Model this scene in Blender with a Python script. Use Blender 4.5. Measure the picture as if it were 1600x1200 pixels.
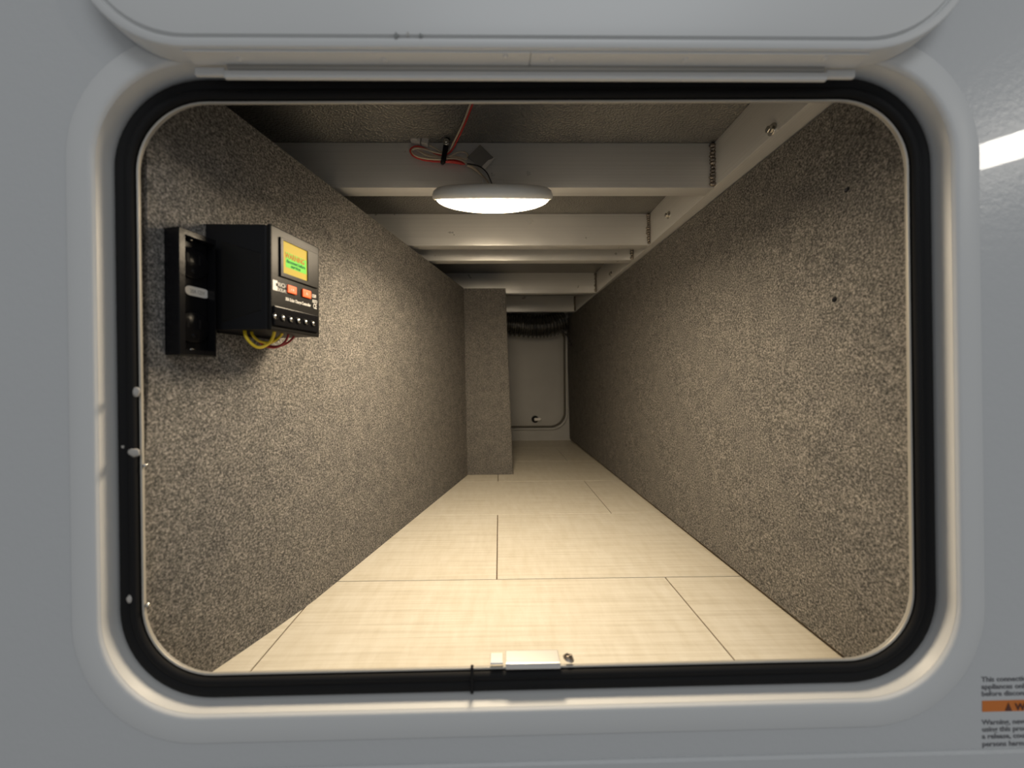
import bpy, bmesh, math, random
from mathutils import Vector, Matrix
random.seed(7)
scene = bpy.context.scene
for o in list(bpy.data.objects):
    bpy.data.objects.remove(o)
C = scene.collection

# ------------------------------------------------------------------ camera
F_PX, CX, CY = 552.0, 786.7, 593.0           # focal length and principal point in 1600x1200 pixels
EYE = 0.361                                  # camera height above the compartment floor
cam_d = bpy.data.cameras.new('camera')
cam_d.sensor_width = 36.0
cam_d.lens = F_PX / 1600 * 36.0
cam_d.shift_x = (800 - CX) / 1600
cam_d.shift_y = (CY - 600) / 1600
cam_d.clip_start = 0.02
cam_d.dof.use_dof = True
cam_d.dof.focus_distance = 0.72
cam_d.dof.aperture_fstop = 2.8
cam = bpy.data.objects.new('camera', cam_d)
C.objects.link(cam)
CAM_M = Matrix.Translation((0, 0, EYE)) @ Matrix.Rotation(-0.012, 4, 'Z') @ Matrix.Rotation(math.pi / 2, 4, 'X') @ Matrix.Rotation(-0.0065, 4, 'Z')
cam.matrix_world = CAM_M
scene.camera = cam

# ------------------------------------------------------------------ world, lights, exposure
world = bpy.data.worlds.new('workshop_air')
scene.world = world
world.use_nodes = True
bg = world.node_tree.nodes['Background']
bg.inputs['Color'].default_value = (0.96, 0.98, 1.0, 1)
bg.inputs['Strength'].default_value = 0.25


def area(name, loc, target, sx, sy, power, col):
    d = bpy.data.lights.new(name, 'AREA')
    d.shape = 'RECTANGLE'
    d.size, d.size_y, d.energy, d.color = sx, sy, power, col
    o = bpy.data.objects.new(name, d)
    C.objects.link(o)
    o.location = loc
    o.rotation_euler = (Vector(target) - Vector(loc)).to_track_quat('-Z', 'Y').to_euler()
    return o


area('workshop_ceiling_light_offscreen', (0.6, -2.4, 3.0), (0.2, 0.3, 0.4), 2.4, 1.2, 33, (0.93, 0.97, 1.0))
area('workshop_lamp_offscreen', (3.95, -2.05, 2.13), (0.5, 0.35, 0.58), 0.21, 0.20, 7, (1.0, 0.95, 0.86))

vs = scene.view_settings
vs.view_transform = 'Standard'
vs.look = 'None'
vs.exposure = 0.0
vs.gamma = 1.0
vs.use_curve_mapping = False


# ------------------------------------------------------------------ pixel helper
def at(px, py, axis, val):
    """point where the ray through a pixel meets the plane axis = val (the surface the thing touches)"""
    d = (CAM_M.to_3x3() @ Vector(((px - CX) / F_PX, -(py - CY) / F_PX, -1.0)))
    o = Vector((0, 0, EYE))
    i = 'xyz'.index(axis)
    return o + d * ((val - o[i]) / d[i])


def ray_plane(px, py, p0, n):
    d = (CAM_M.to_3x3() @ Vector(((px - CX) / F_PX, -(py - CY) / F_PX, -1.0)))
    o = Vector((0, 0, EYE))
    return o + d * ((Vector(p0) - o).dot(n) / d.dot(n))


# ------------------------------------------------------------------ materials
def mat(name, col, rough=0.5, metal=0.0, coat=0.0, emit=None, estr=0.0, alpha=None):
    m = bpy.data.materials.new(name)
    m.use_nodes = True
    b = m.node_tree.nodes['Principled BSDF']
    b.inputs['Base Color'].default_value = (*col, 1)
    b.inputs['Roughness'].default_value = rough
    b.inputs['Metallic'].default_value = metal
    b.inputs['Coat Weight'].default_value = coat
    if emit:
        b.inputs['Emission Color'].default_value = (*emit, 1)
        b.inputs['Emission Strength'].default_value = estr
    return m


def nodes(m):
    return m.node_tree.nodes, m.node_tree.links, m.node_tree.nodes['Principled BSDF']


def coords(m, scale, rnd=False):
    N, L, B = nodes(m)
    tc = N.new('ShaderNodeTexCoord')
    mp = N.new('ShaderNodeMapping')
    mp.inputs['Scale'].default_value = scale
    src = tc.outputs['Object']
    if rnd:
        oi = N.new('ShaderNodeObjectInfo')
        mu = N.new('ShaderNodeMath'); mu.operation = 'MULTIPLY'; mu.inputs[1].default_value = 37.0
        ad = N.new('ShaderNodeVectorMath'); ad.operation = 'ADD'
        L.new(oi.outputs['Random'], mu.inputs[0])
        L.new(tc.outputs['Object'], ad.inputs[0]); L.new(mu.outputs[0], ad.inputs[1])
        src = ad.outputs[0]
    L.new(src, mp.inputs['Vector'])
    return mp.outputs[0]


def noise(m, vec, scale, detail=2, rough=0.5):
    N, L, B = nodes(m)
    n = N.new('ShaderNodeTexNoise')
    n.inputs['Scale'].default_value = scale
    n.inputs['Detail'].default_value = detail
    n.inputs['Roughness'].default_value = rough
    L.new(vec, n.inputs['Vector'])
    return n.outputs['Fac']


def ramp(m, fac, stops):
    N, L, B = nodes(m)
    r = N.new('ShaderNodeValToRGB')
    e = r.color_ramp.elements
    e[0].position, e[0].color = stops[0][0], (*stops[0][1], 1)
    e[1].position, e[1].color = stops[-1][0], (*stops[-1][1], 1)
    for p, c in stops[1:-1]:
        k = e.new(p); k.color = (*c, 1)
    L.new(fac, r.inputs['Fac'])
    return r.outputs['Color']


def bump(m, h, strength, dist):
    N, L, B = nodes(m)
    b = N.new('ShaderNodeBump')
    b.inputs['Strength'].default_value = strength
    b.inputs['Distance'].default_value = dist
    L.new(h, b.inputs['Height'])
    L.new(b.outputs[0], B.inputs['Normal'])


def to_base(m, c):
    N, L, B = nodes(m)
    L.new(c, B.inputs['Base Color'])


def mixc(m, a, b, fac=0.5, mode='MIX'):
    N, L, B = nodes(m)
    x = N.new('ShaderNodeMix'); x.data_type = 'RGBA'; x.blend_type = mode
    if isinstance(fac, float): x.inputs[0].default_value = fac
    else: L.new(fac, x.inputs[0])
    L.new(a, x.inputs[6]); L.new(b, x.inputs[7])
    return x.outputs[2]


def carpet(name, tint=1.0):
    m = mat(name, (.2, .18, .16), 0.95)
    v = coords(m, (1, 1, 1))
    a = ramp(m, noise(m, v, 360, 6, 0.85), [(0.40, (.055 * tint, .059 * tint, .056 * tint)), (0.5, (.175 * tint, .166 * tint, .154 * tint)), (0.61, (.46 * tint, .43 * tint, .40 * tint))])
    b = ramp(m, noise(m, v, 35, 3, 0.6), [(0.3, (.75, .75, .76)), (0.7, (1.0, 0.99, .97))])
    to_base(m, mixc(m, a, b, 1.0, 'MULTIPLY'))
    bump(m, noise(m, v, 420, 3, 0.7), 0.8, 0.002)
    B = nodes(m)[2]
    B.inputs['Specular IOR Level'].default_value = 0.05
    return m


def steel(name, col, rough, streak=(2, 160, 160), amt=0.12, metal=0.9):
    m = mat(name, col, rough, metal)
    v = coords(m, streak)
    n = noise(m, v, 1.0, 4, 0.6)
    to_base(m, ramp(m, n, [(0.3, tuple(c * (1 - amt) for c in col)), (0.7, tuple(min(1, c * (1 + amt)) for c in col))]))
    v2 = coords(m, (6, 6, 6))
    N, L, B = nodes(m)
    r = N.new('ShaderNodeMapRange')
    r.inputs['From Min'].default_value = .3; r.inputs['From Max'].default_value = .7
    r.inputs['To Min'].default_value = rough - .06; r.inputs['To Max'].default_value = rough + .1
    L.new(noise(m, v2, 3.0, 4), r.inputs['Value'])
    L.new(r.outputs[0], B.inputs['Roughness'])
    bump(m, n, 0.06, 0.0004)
    return m


M = {}
M['skin'] = mat('white_gelcoat_skin', (.535, .545, .55), 0.28, 0, 0.2)
bump(M['skin'], noise(M['skin'], coords(M['skin'], (1, 1, 1)), 170, 4), 0.16, 0.002)
M['paint'] = mat('white_painted_aluminium', (.62, .625, .62), 0.40, 0, 0.0)
bump(M['paint'], noise(M['paint'], coords(M['paint'], (1, 1, 1)), 90, 2), 0.04, 0.001)
M['hinge'] = mat('off_white_hinge', (.62, .62, .61), 0.45, 0.0)
bump(M['hinge'], noise(M['hinge'], coords(M['hinge'], (1, 30, 30)), 20, 2), 0.05, 0.001)
M['rubber'] = mat('black_rubber', (.006, .006, .0065), 0.75)
M['rubber'].node_tree.nodes['Principled BSDF'].inputs['Specular IOR Level'].default_value = 0.25
bump(M['rubber'], noise(M['rubber'], coords(M['rubber'], (1, 1, 1)), 200, 2), 0.1, 0.001)
M['lip'] = mat('aluminium_lip', (.42, .40, .36), 0.5, 0.3)
bump(M['lip'], noise(M['lip'], coords(M['lip'], (1, 1, 1)), 150, 2), 0.06, 0.001)
M['carpet'] = carpet('grey_felt_carpet')
M['beam'] = steel('brushed_aluminium_beam', (.85, .84, .82), 0.33, (1.2, 420, 420), 0.05, 0.45)
M['rail'] = steel('aluminium_rail', (.73, .72, .70), 0.38, (420, 1.2, 420), 0.05, 0.45)
M['weld'] = mat('burnt_weld', (.30, .26, .22), 0.24, 0.9)
bump(M['weld'], noise(M['weld'], coords(M['weld'], (1, 1, 1)), 400, 3), 0.6, 0.002)
M['bolt'] = mat('zinc_bolt', (.62, .60, .56), 0.22, 1.0)
bump(M['bolt'], noise(M['bolt'], coords(M['bolt'], (1, 1, 1)), 300, 2), 0.1, 0.001)
M['chrome'] = mat('polished_striker', (.80, .78, .75), 0.38, 0.75)
bump(M['chrome'], noise(M['chrome'], coords(M['chrome'], (4, 200, 200)), 2, 2), 0.05, 0.001)
m = M['ceil'] = mat('embossed_ceiling_sheet', (.17, .165, .155), 0.30, 0.35)
N, L, B = nodes(m)
vo = N.new('ShaderNodeTexVoronoi'); vo.inputs['Scale'].default_value = 260
L.new(coords(m, (1, 1.3, 1)), vo.inputs['Vector'])
bump(m, vo.outputs['Distance'], 0.7, 0.003)
to_base(m, ramp(m, noise(m, coords(m, (1, 1, 1)), 9, 4), [(0.3, (.19, .183, .172)), (0.7, (.27, .26, .24))]))
m = M['tile'] = mat('cream_woven_tile', (.72, .66, .53), 0.42)
st = noise(m, coords(m, (5, 210, 5), True), 1.0, 5, 0.62)
st2 = noise(m, coords(m, (60, 16, 5), True), 1.0, 4, 0.6)
c1 = ramp(m, st, [(0.28, (.62, .565, .46)), (0.5, (.71, .66, .555)), (0.75, (.78, .735, .635))])
c2 = ramp(m, st2, [(0.3, (.90, .88, .84)), (0.7, (1, 1, 1))])
to_base(m, mixc(m, c1, c2, 1.0, 'MULTIPLY'))
bump(m, st, 0.08, 0.001)
M['grout'] = mat('dark_seam', (.13, .09, .05), 0.9)
to_base(M['grout'], ramp(M['grout'], noise(M['grout'], coords(M['grout'], (1, 1, 1)), 80, 2), [(0.3, (.09, .06, .035)), (0.7, (.16, .11, .065))]))
M['ply'] = mat('bare_plywood', (.22, .17, .11), 0.8)
to_base(M['ply'], ramp(M['ply'], noise(M['ply'], coords(M['ply'], (3, 3, 60)), 3, 4), [(0.3, (.15, .115, .075)), (0.7, (.25, .195, .13))]))
M['fibre'] = mat('fibreglass_back_wall', (.50, .475, .42), 0.4)
to_base(M['fibre'], ramp(M['fibre'], noise(M['fibre'], coords(M['fibre'], (1, 1, 1)), 6, 4), [(0.3, (.52, .515, .50)), (0.7, (.58, .575, .56))]))
def plastic(name, col, rough=0.4, bs=220, b=0.08):
    m = mat(name, col, rough)
    bump(m, noise(m, coords(m, (1, 1, 1)), bs, 2), b, 0.001)
    return m
M['blackp'] = plastic('black_plastic', (.010, .010, .011), 0.42)
M['blackg'] = plastic('glossy_black_plastic', (.006, .006, .007), 0.22)
M['facep'] = plastic('satin_black_face', (.010, .0095, .009), 0.36)
for q_ in ('blackp', 'blackg', 'facep'): M[q_].node_tree.nodes['Principled BSDF'].inputs['Specular IOR Level'].default_value = 0.14
M['whitep'] = plastic('white_plastic', (.74, .71, .65), 0.4)
M['lampbody'] = plastic('lamp_white_plastic', (.90, .88, .82), 0.4)
M['clearp'] = plastic('milky_connector_plastic', (.62, .58, .54), 0.3)
M['red'] = plastic('red_wire', (.62, .045, .035), 0.4)
M['darkred'] = plastic('dark_red_wire', (.30, .012, .018), 0.4)
M['cream'] = plastic('cream_wire', (.66, .56, .42), 0.4)
M['yellow'] = plastic('yellow_wire', (.72, .52, .02), 0.4)
M['blackw'] = plastic('black_wire', (.012, .010, .009), 0.4)
M['tag'] = plastic('grey_printed_tag', (.26, .25, .23), 0.5)
M['orange'] = plastic('orange_button', (.95, .11, .004), 0.5)
M['print'] = plastic('white_print', (.72, .70, .66), 0.5)
M['ink'] = plastic('dark_grey_ink', (.15, .15, .16), 0.6)
M['dorange'] = plastic('orange_decal', (.62, .17, .015), 0.5)
M['dblack'] = plastic('decal_brown_black', (.10, .022, .006), 0.5)
M['dirt'] = plastic('dried_dirt', (.42, .40, .37), 0.9)
M['scuff'] = plastic('scuff_grey', (.22, .23, .225), 0.7)
M['gasket'] = plastic('worn_grey_gasket', (.16, .145, .12), 0.8)
m = M['foil'] = mat('black_foil_duct', (.05, .05, .048), 0.16, 0.85)
bump(m, noise(m, coords(m, (1, 1, 1)), 45, 3), 0.5, 0.006)
to_base(m, ramp(m, noise(m, coords(m, (1, 1, 1)), 40, 3), [(0.35, (.13, .13, .13)), (0.65, (.19, .19, .185))]))
M['lens'] = mat('lit_lamp_lens', (.9, .88, .8), 0.3, 0, 0, (1.0, 0.82, 0.58), 17.0)
bump(M['lens'], noise(M['lens'], coords(M['lens'], (1, 1, 1)), 120, 2), 0.02, 0.001)
def lcd(name, col, s):
    m = mat(name, tuple(c * .25 for c in col), 0.5, 0, 0, col, s)
    m.node_tree.nodes['Principled BSDF'].inputs['Specular IOR Level'].default_value = 0.1
    bump(m, noise(m, coords(m, (1, 1, 1)), 200, 2), 0.02, 0.001)
    return m
M['lcd'] = lcd('yellow_backlit_screen', (.66, .46, .06), 0.8)
M['lcdg'] = lcd('green_screen_patch', (.20, .66, .07), 0.9)
M['lcdr'] = lcd('red_screen_print', (.66, .10, .01), 0.8)
M['lcdd'] = lcd('dark_green_screen_print', (.01, .24, .05), 0.5)


# ------------------------------------------------------------------ mesh helpers
def me(name, verts, faces, smooth=False):
    d = bpy.data.meshes.new(name)
    d.from_pydata([tuple(v) for v in verts], [], faces)
    bm = bmesh.new(); bm.from_mesh(d)
    bmesh.ops.recalc_face_normals(bm, faces=bm.faces)
    bm.to_mesh(d); bm.free()
    if smooth:
        for p in d.polygons: p.use_smooth = True
    return d


def link(name, d, material, parent=None, world=True):
    """links mesh data given in world coordinates; a child is moved into its root's space"""
    o = bpy.data.objects.new(name, d)
    C.objects.link(o)
    if material is not None and not d.materials: d.materials.append(material)
    if parent is not None:
        o.parent = parent
        if world:
            root = parent
            while root.parent: root = root.parent
            d.transform(root.matrix_basis.inverted())
    return o


def thing(name, label, cat, mw=None, loc=(0, 0, 0), group=None):
    o = bpy.data.objects.new(name, None)
    o.empty_display_size = 0.05
    C.objects.link(o)
    o.matrix_basis = mw if mw is not None else Matrix.Translation(loc)
    o['label'] = label; o['category'] = cat
    if group: o['group'] = group
    return o


def struct(o, label):
    o['kind'] = 'structure'
    o['label'] = label
    return o


def box_d(name, lo, hi, bev=0.0, seg=1):
    bm = bmesh.new()
    bmesh.ops.create_cube(bm, size=1)
    lo, hi = Vector(lo), Vector(hi)
    for v in bm.verts:
        v.co = Vector((lo[i] + (v.co[i] + .5) * (hi[i] - lo[i]) for i in range(3)))
    if bev:
        bmesh.ops.bevel(bm, geom=list(bm.edges), offset=bev, segments=seg, affect='EDGES', profile=0.6)
    d = bpy.data.meshes.new(name)
    bm.to_mesh(d); bm.free()
    return d


def tube_d(name, pts, r, sides=8, sub=6, closed_caps=True):
    """smooth tube through points (Catmull-Rom); r is a number or f(t)"""
    P = [Vector(p) for p in pts]
    if sub > 1 and len(P) > 2:
        Q = []
        E = [P[0] * 2 - P[1]] + P + [P[-1] * 2 - P[-2]]
        for i in range(1, len(E) - 2):
            a, b, c, d = E[i - 1:i + 3]
            for k in range(sub):
                t = k / sub
                Q.append(0.5 * ((2 * b) + (c - a) * t + (2 * a - 5 * b + 4 * c - d) * t * t + (3 * b - a - 3 * c + d) * t ** 3))
        Q.append(P[-1]); P = Q
    V, Fs = [], []
    up = None
    n = len(P)
    for i, p in enumerate(P):
        t = (P[min(i + 1, n - 1)] - P[max(i - 1, 0)]).normalized()
        if up is None:
            up = Vector((0, 0, 1)) if abs(t.z) < .9 else Vector((1, 0, 0))
        s = t.cross(up)
        if s.length < 1e-5: s = t.orthogonal()
        s.normalize(); up = s.cross(t).normalized()
        rr = r(i / (n - 1)) if callable(r) else r
        for k in range(sides):
            a = 2 * math.pi * k / sides
            V.append(p + (s * math.cos(a) + up * math.sin(a)) * rr)
    for i in range(n - 1):
        for k in range(sides):
            a, b = i * sides + k, i * sides + (k + 1) % sides
            Fs.append((a, b, b + sides, a + sides))
    Fs.append(tuple(range(sides))); Fs.append(tuple(range((n - 1) * sides, n * sides)))
    return me(name, V, Fs, True)


def lathe_d(name, prof, seg=48, mw=Matrix.Identity(4), smooth=True):
    V, Fs = [], []
    for r, z in prof:
        for k in range(seg):
            a = 2 * math.pi * k / seg
            V.append(mw @ Vector((r * math.cos(a), r * math.sin(a), z)))
    for i in range(len(prof) - 1):
        for k in range(seg):
            a, b = i * seg + k, i * seg + (k + 1) % seg
            Fs.append((a, b, b + seg, a + seg))
    if prof[0][0] > 1e-6: Fs.append(tuple(range(seg)))
    if prof[-1][0] > 1e-6: Fs.append(tuple(range((len(prof) - 1) * seg, len(prof) * seg)))
    d = me(name, V, Fs, smooth)
    bm = bmesh.new(); bm.from_mesh(d)
    bmesh.ops.remove_doubles(bm, verts=bm.verts, dist=1e-6)
    bmesh.ops.recalc_face_normals(bm, faces=bm.faces)
    bm.to_mesh(d); bm.free()
    return d


def rr(cx, cz, hx, hz, r, n=12):
    out = []
    for sx, sz, a0 in ((1, 1, 0), (-1, 1, 90), (-1, -1, 180), (1, -1, 270)):
        for k in range(n + 1):
            a = math.radians(a0 + 90 * k / n)
            out.append((cx + sx * (hx - r) + r * math.cos(a), cz + sz * (hz - r) + r * math.sin(a)))
    return out


def loft_d(name, loops, smooth=True, cap_first=False, cap_last=False, close=False, tf=None):
    """loops: list of lists of Vector with equal counts"""
    n = len(loops[0])
    V = [Vector(p) for l in loops for p in l]
    if tf: V = [tf @ v for v in V]
    Fs = []
    m_ = len(loops)
    for i in range(m_ if close else m_ - 1):
        j = (i + 1) % m_
        for k in range(n):
            Fs.append((i * n + k, i * n + (k + 1) % n, j * n + (k + 1) % n, j * n + k))
    if cap_first: Fs.append(tuple(range(n)))
    if cap_last: Fs.append(tuple(range((m_ - 1) * n, m_ * n)))
    return me(name, V, Fs, smooth)


def text_d(name, s, size, mw, extrude=0.0001, align='LEFT', xs=1.0, bold=0.0):
    cu = bpy.data.curves.new(name, 'FONT')
    cu.body = s; cu.size = size; cu.extrude = extrude; cu.align_x = align; cu.offset = bold
    cu.resolution_u = 3
    o = bpy.data.objects.new(name, cu); C.objects.link(o)
    dg = bpy.context.evaluated_depsgraph_get()
    d = bpy.data.meshes.new_from_object(o.evaluated_get(dg))
    bpy.data.objects.remove(o)
    d.transform(mw @ Matrix.Diagonal((xs, 1, 1, 1)))
    d.name = name
    d.materials.clear()
    return d


def autosmooth(o, ang=35):
    d = o.data
    for p in d.polygons: p.use_smooth = True
    d.set_sharp_from_angle(angle=math.radians(ang))


# ================================================================== THE SETTING
SKIN, FRONT, BACK = 0.338, 0.3672, at(850, 688, 'z', 0).y
BEAM_Z, CEIL_Z = EYE + 0.361, EYE + 0.4466
XL, XR = -0.66, 0.505

ROLL = Matrix.Translation((0.03, 0, EYE)) @ Matrix.Rotation(0.0065, 4, 'Y').inverted() @ Matrix.Translation((-0.03, 0, -EYE))


def frame_fit(l, r, t, b, y):
    """half sizes and centre of the hatch ring whose four edges meet these pixels on the plane y"""
    L_, R_ = at(l, 600, 'y', y).x, at(r, 600, 'y', y).x
    T_, B_ = at(820, t, 'y', y).z, at(820, b, 'y', y).z
    return (L_ + R_) / 2, (T_ + B_) / 2, (R_ - L_) / 2, (T_ - B_) / 2


lipc = frame_fit(225, 1416, 163, 1038, 0.361)
sealc = frame_fit(187, 1459, 124, 1076, 0.355)
fcx, fcz = lipc[0], lipc[1]
JX, JZ = (sealc[2] + 0.001), (sealc[3] + 0.002)


def ring(hx, hz, r, y, n=14, cx=None, cz=None):
    return [Vector((x, y, z)) for x, z in rr(fcx if cx is None else cx, fcz if cz is None else cz, hx, hz, r, n)]


# trailer side wall (skin) with the hatch cut out
hole = ring(JX + .006, JZ + .006, .096, SKIN)
hole_b = ring(JX + .006, JZ + .006, .096, SKIN + .004)
bx0, bx1, bz0, bz1 = -2.6, 2.6, -1.2, 1.8
outer = []
for p in hole:      # project outward on a rectangle
    dx, dz = p.x - fcx, p.z - fcz
    t = min(((bx1 - fcx) if dx > 0 else (bx0 - fcx)) / dx if abs(dx) > 1e-6 else 1e9, ((bz1 - fcz) if dz > 0 else (bz0 - fcz)) / dz if abs(dz) > 1e-6 else 1e9)
    outer.append(Vector((fcx + dx * t, SKIN, fcz + dz * t)))
for sx, sz in ((bx1, bz1), (bx0, bz1), (bx0, bz0), (bx1, bz0)):
    k = min(range(len(outer)), key=lambda i: (outer[i].x - sx) ** 2 + (outer[i].z - sz) ** 2)
    outer[k] = Vector((sx, SKIN, sz))
outer_b = [p + Vector((0, .004, 0)) for p in outer]
d = loft_d('wall_front', [outer, hole, hole_b, outer_b], smooth=False, close=True, tf=ROLL)
wall_front = struct(link('wall_front', d, M['skin']), 'glossy white fibreglass trailer side around the storage hatch')
# shallow horizontal step of the skin below the hatch
zs = at(800, 1189, 'y', SKIN).z
d = loft_d('belt', [[Vector((bx0, SKIN, z)), Vector((bx1, SKIN, z)), Vector((bx1, SKIN - dd, z)), Vector((bx0, SKIN - dd, z))] for z, dd in ((-1.19, .0028), (zs - .002, .0028), (zs, .0012))], smooth=False, cap_first=True, cap_last=True, tf=ROLL)
belt = link('belt_panel', d, M['skin'], wall_front)

# floor base with single tiles
d = box_d('floor', (XL, SKIN + .006, -0.03), (XR, BACK + .02, -0.0022))
floor = struct(link('floor', d, M['grout']), 'cream tiled compartment floor with thin brown seams')
Y0 = at(777, 905, 'z', 0).y
Y1 = at(777, 804, 'z', 0).y
PITCH = Y1 - Y0
xc = at(777, 850, 'z', 0).x
TW = 2 * PITCH
GAP = 0.0011
tile_cache = {}
for k in range(-1, 6):
    ya, yb = Y0 + k * PITCH, Y0 + (k + 1) * PITCH
    off = xc + (0 if k % 2 == 0 else TW / 2)
    ya, yb = max(ya, SKIN + .02), min(yb, BACK + .012)
    for j in range(-3, 3):
        xa, xb = max(off + j * TW, XL), min(off + (j + 1) * TW, XR)
        if xb - xa < .02 or yb - ya < .02: continue
        key = (round(xb - xa, 4), round(yb - ya, 4))
        if key not in tile_cache:
            w, h = (xb - xa) / 2 - GAP, (yb - ya) / 2 - GAP
            tile_cache[key] = box_d('tile', (-w, -h, -.0022), (w, h, 0.0), 0.0005)
            tile_cache[key].materials.append(M['tile'])
        o = link('tile', tile_cache[key], M['tile'], floor, world=False)
        o.location = ((xa + xb) / 2, (ya + yb) / 2, 0)

# ceiling, hidden outer shell boards added against light leaks, back wall
ceiling = struct(link('ceiling', box_d('ceiling', (XL, SKIN + .006, CEIL_Z), (XR, BACK + .02, CEIL_Z + .02)), M['ceil']), 'dark dimpled metal ceiling sheet above the crossbeams')
struct(link('wall_cavity', box_d('wall_cavity', (XL - .012, SKIN + .006, -.03), (XL, BACK + .02, CEIL_Z + .02)), M['ply']), 'bare board added behind the left carpeted panel to keep light out')
struct(link('wall_outer', box_d('wall_outer', (XR, SKIN + .006, -.03), (XR + .012, BACK + .02, CEIL_Z + .02)), M['ply']), 'bare board added behind the right carpeted panel to keep light out')
wall_back = struct(link('wall_back', box_d('wall_back', (XL, BACK, -.0), (XR, BACK + .012, CEIL_Z)), M['fibre']), 'dim fibreglass end wall of the compartment')


def ruled_panel(name, b0, b1, t0, t1, thick, z0, z1, nu=24, nv=14, flare=None):
    """carpeted panel between a bottom line and a top line; thick is a vector"""
    V, Fs = [], []
    for s in (0, 1):
        for i in range(nu + 1):
            for j in range(nv + 1):
                u, v = i / nu, j / nv
                p = (Vector(b0).lerp(Vector(b1), u)).lerp(Vector(t0).lerp(Vector(t1), u), v)
                p.z = z0 + (z1 - z0) * v
                if flare: p.x += flare(p.y, v)
                V.append(p + Vector(thick) * s)
    n1 = (nu + 1) * (nv + 1)
    idx = lambda s, i, j: s * n1 + i * (nv + 1) + j
    for i in range(nu):
        for j in range(nv):
            for s in (0, 1):
                Fs.append((idx(s, i, j), idx(s, i + 1, j), idx(s, i + 1, j + 1), idx(s, i, j + 1)))
    for i in range(nu):
        for j in (0, nv):
            Fs.append((idx(0, i, j), idx(0, i + 1, j), idx(1, i + 1, j), idx(1, i, j)))
    for j in range(nv):
        for i in (0, nu):
            Fs.append((idx(0, i, j), idx(0, i, j + 1), idx(1, i, j + 1), idx(1, i, j)))
    return me(name, V, Fs)


def extend(a, b, y):
    a, b = Vector(a), Vector(b)
    return a + (b - a) * ((y - a.y) / (b.y - a.y))


# left carpeted panel, running obliquely into the compartment
ZL = EYE + 0.346
lb0, lb1 = at(477, 950, 'z', 0), at(730, 743, 'z', 0)
lt0, lt1 = at(352, 165, 'z', ZL), at(724, 450, 'z', ZL)
fl = at(345, 1041, 'z', 0)
fl_amt = extend(lb0, lb1, fl.y).x - fl.x
LEND = lb1.y + 0.004


def flare(y, v):
    t = max(0, (lb0.y + .02 - y) / (lb0.y + .02 - fl.y))
    return -fl_amt * t ** 1.3 * max(0, 1 - v / .55) ** 1.5


d = ruled_panel('wall_left', extend(lb0, lb1, FRONT), extend(lb0, lb1, LEND), extend(lt0, lt1, FRONT), extend(lt0, lt1, LEND), (-.014, .003, 0), 0.0005, ZL, 40, 16, flare)
wall_left = link('wall_left', d, M['carpet'])
struct(wall_left, 'oblique wall panel covered in speckled grey felt carpet')
autosmooth(wall_left, 40)

# right carpeted panel with two empty screw holes
rb0, rb1 = at(1300, 1021, 'z', 0), at(893, 690, 'z', 0)
rt0, rt1 = at(1291, 168, 'z', BEAM_Z), at(893, 491, 'z', BEAM_Z)
RG = 0.009
d = ruled_panel('wall_right', extend(rb0, rb1, FRONT), extend(rb0, rb1, BACK), extend(rt0, rt1, FRONT), extend(rt0, rt1, BACK), (.014, 0, 0), RG, BEAM_Z - .003, 1, 1)
wall_right = link('wall_right', d, M['carpet'])
rx = (rb0.x + rt0.x) / 2
cutters = bmesh.new()
for px, py in ((1320, 296), (1303, 468)):
    p = at(px, py, 'x', rx)
    bmesh.ops.create_cone(cutters, cap_ends=True, segments=12, radius1=.0036, radius2=.0036, depth=.05,
                          matrix=Matrix.Translation(p) @ Matrix.Rotation(math.pi / 2, 4, 'Y'))
cd = bpy.data.meshes.new('cut'); cutters.to_mesh(cd); cutters.free()
co = bpy.data.objects.new('cut', cd); C.objects.link(co)
mod = wall_right.modifiers.new('holes', 'BOOLEAN'); mod.object = co; mod.operation = 'DIFFERENCE'; mod.solver = 'EXACT'
bpy.context.view_layer.update()
nd = bpy.data.meshes.new_from_object(wall_right.evaluated_get(bpy.context.evaluated_depsgraph_get()))
wall_right.modifiers.clear(); wall_right.data = nd
bpy.data.objects.remove(co)
if not nd.materials: nd.materials.append(M['carpet'])
struct(wall_right, 'straight wall panel covered in speckled grey felt carpet with two screw holes')
# bare wood batten behind the gap under the right panel
rbx = min(extend(rb0, rb1, FRONT).x, extend(rb0, rb1, BACK).x)
a0, a1 = extend(rb0, rb1, FRONT), extend(rb0, rb1, BACK)
d = me('trim_1', [a0 + Vector((.008, 0, 0.0005)), a1 + Vector((.008, 0, .0005)), a1 + Vector((.013, 0, .0005)), a0 + Vector((.013, 0, .0005)),
                  a0 + Vector((.008, 0, RG - .0003)), a1 + Vector((.008, 0, RG - .0003)), a1 + Vector((.013, 0, RG - .0003)), a0 + Vector((.013, 0, RG - .0003))],
       [(0, 1, 2, 3), (4, 5, 6, 7), (0, 1, 5, 4), (1, 2, 6, 5), (2, 3, 7, 6), (3, 0, 4, 7)])
struct(link('trim_1', d, M['ply']), 'thin wooden batten under the straight carpeted panel')

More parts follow.
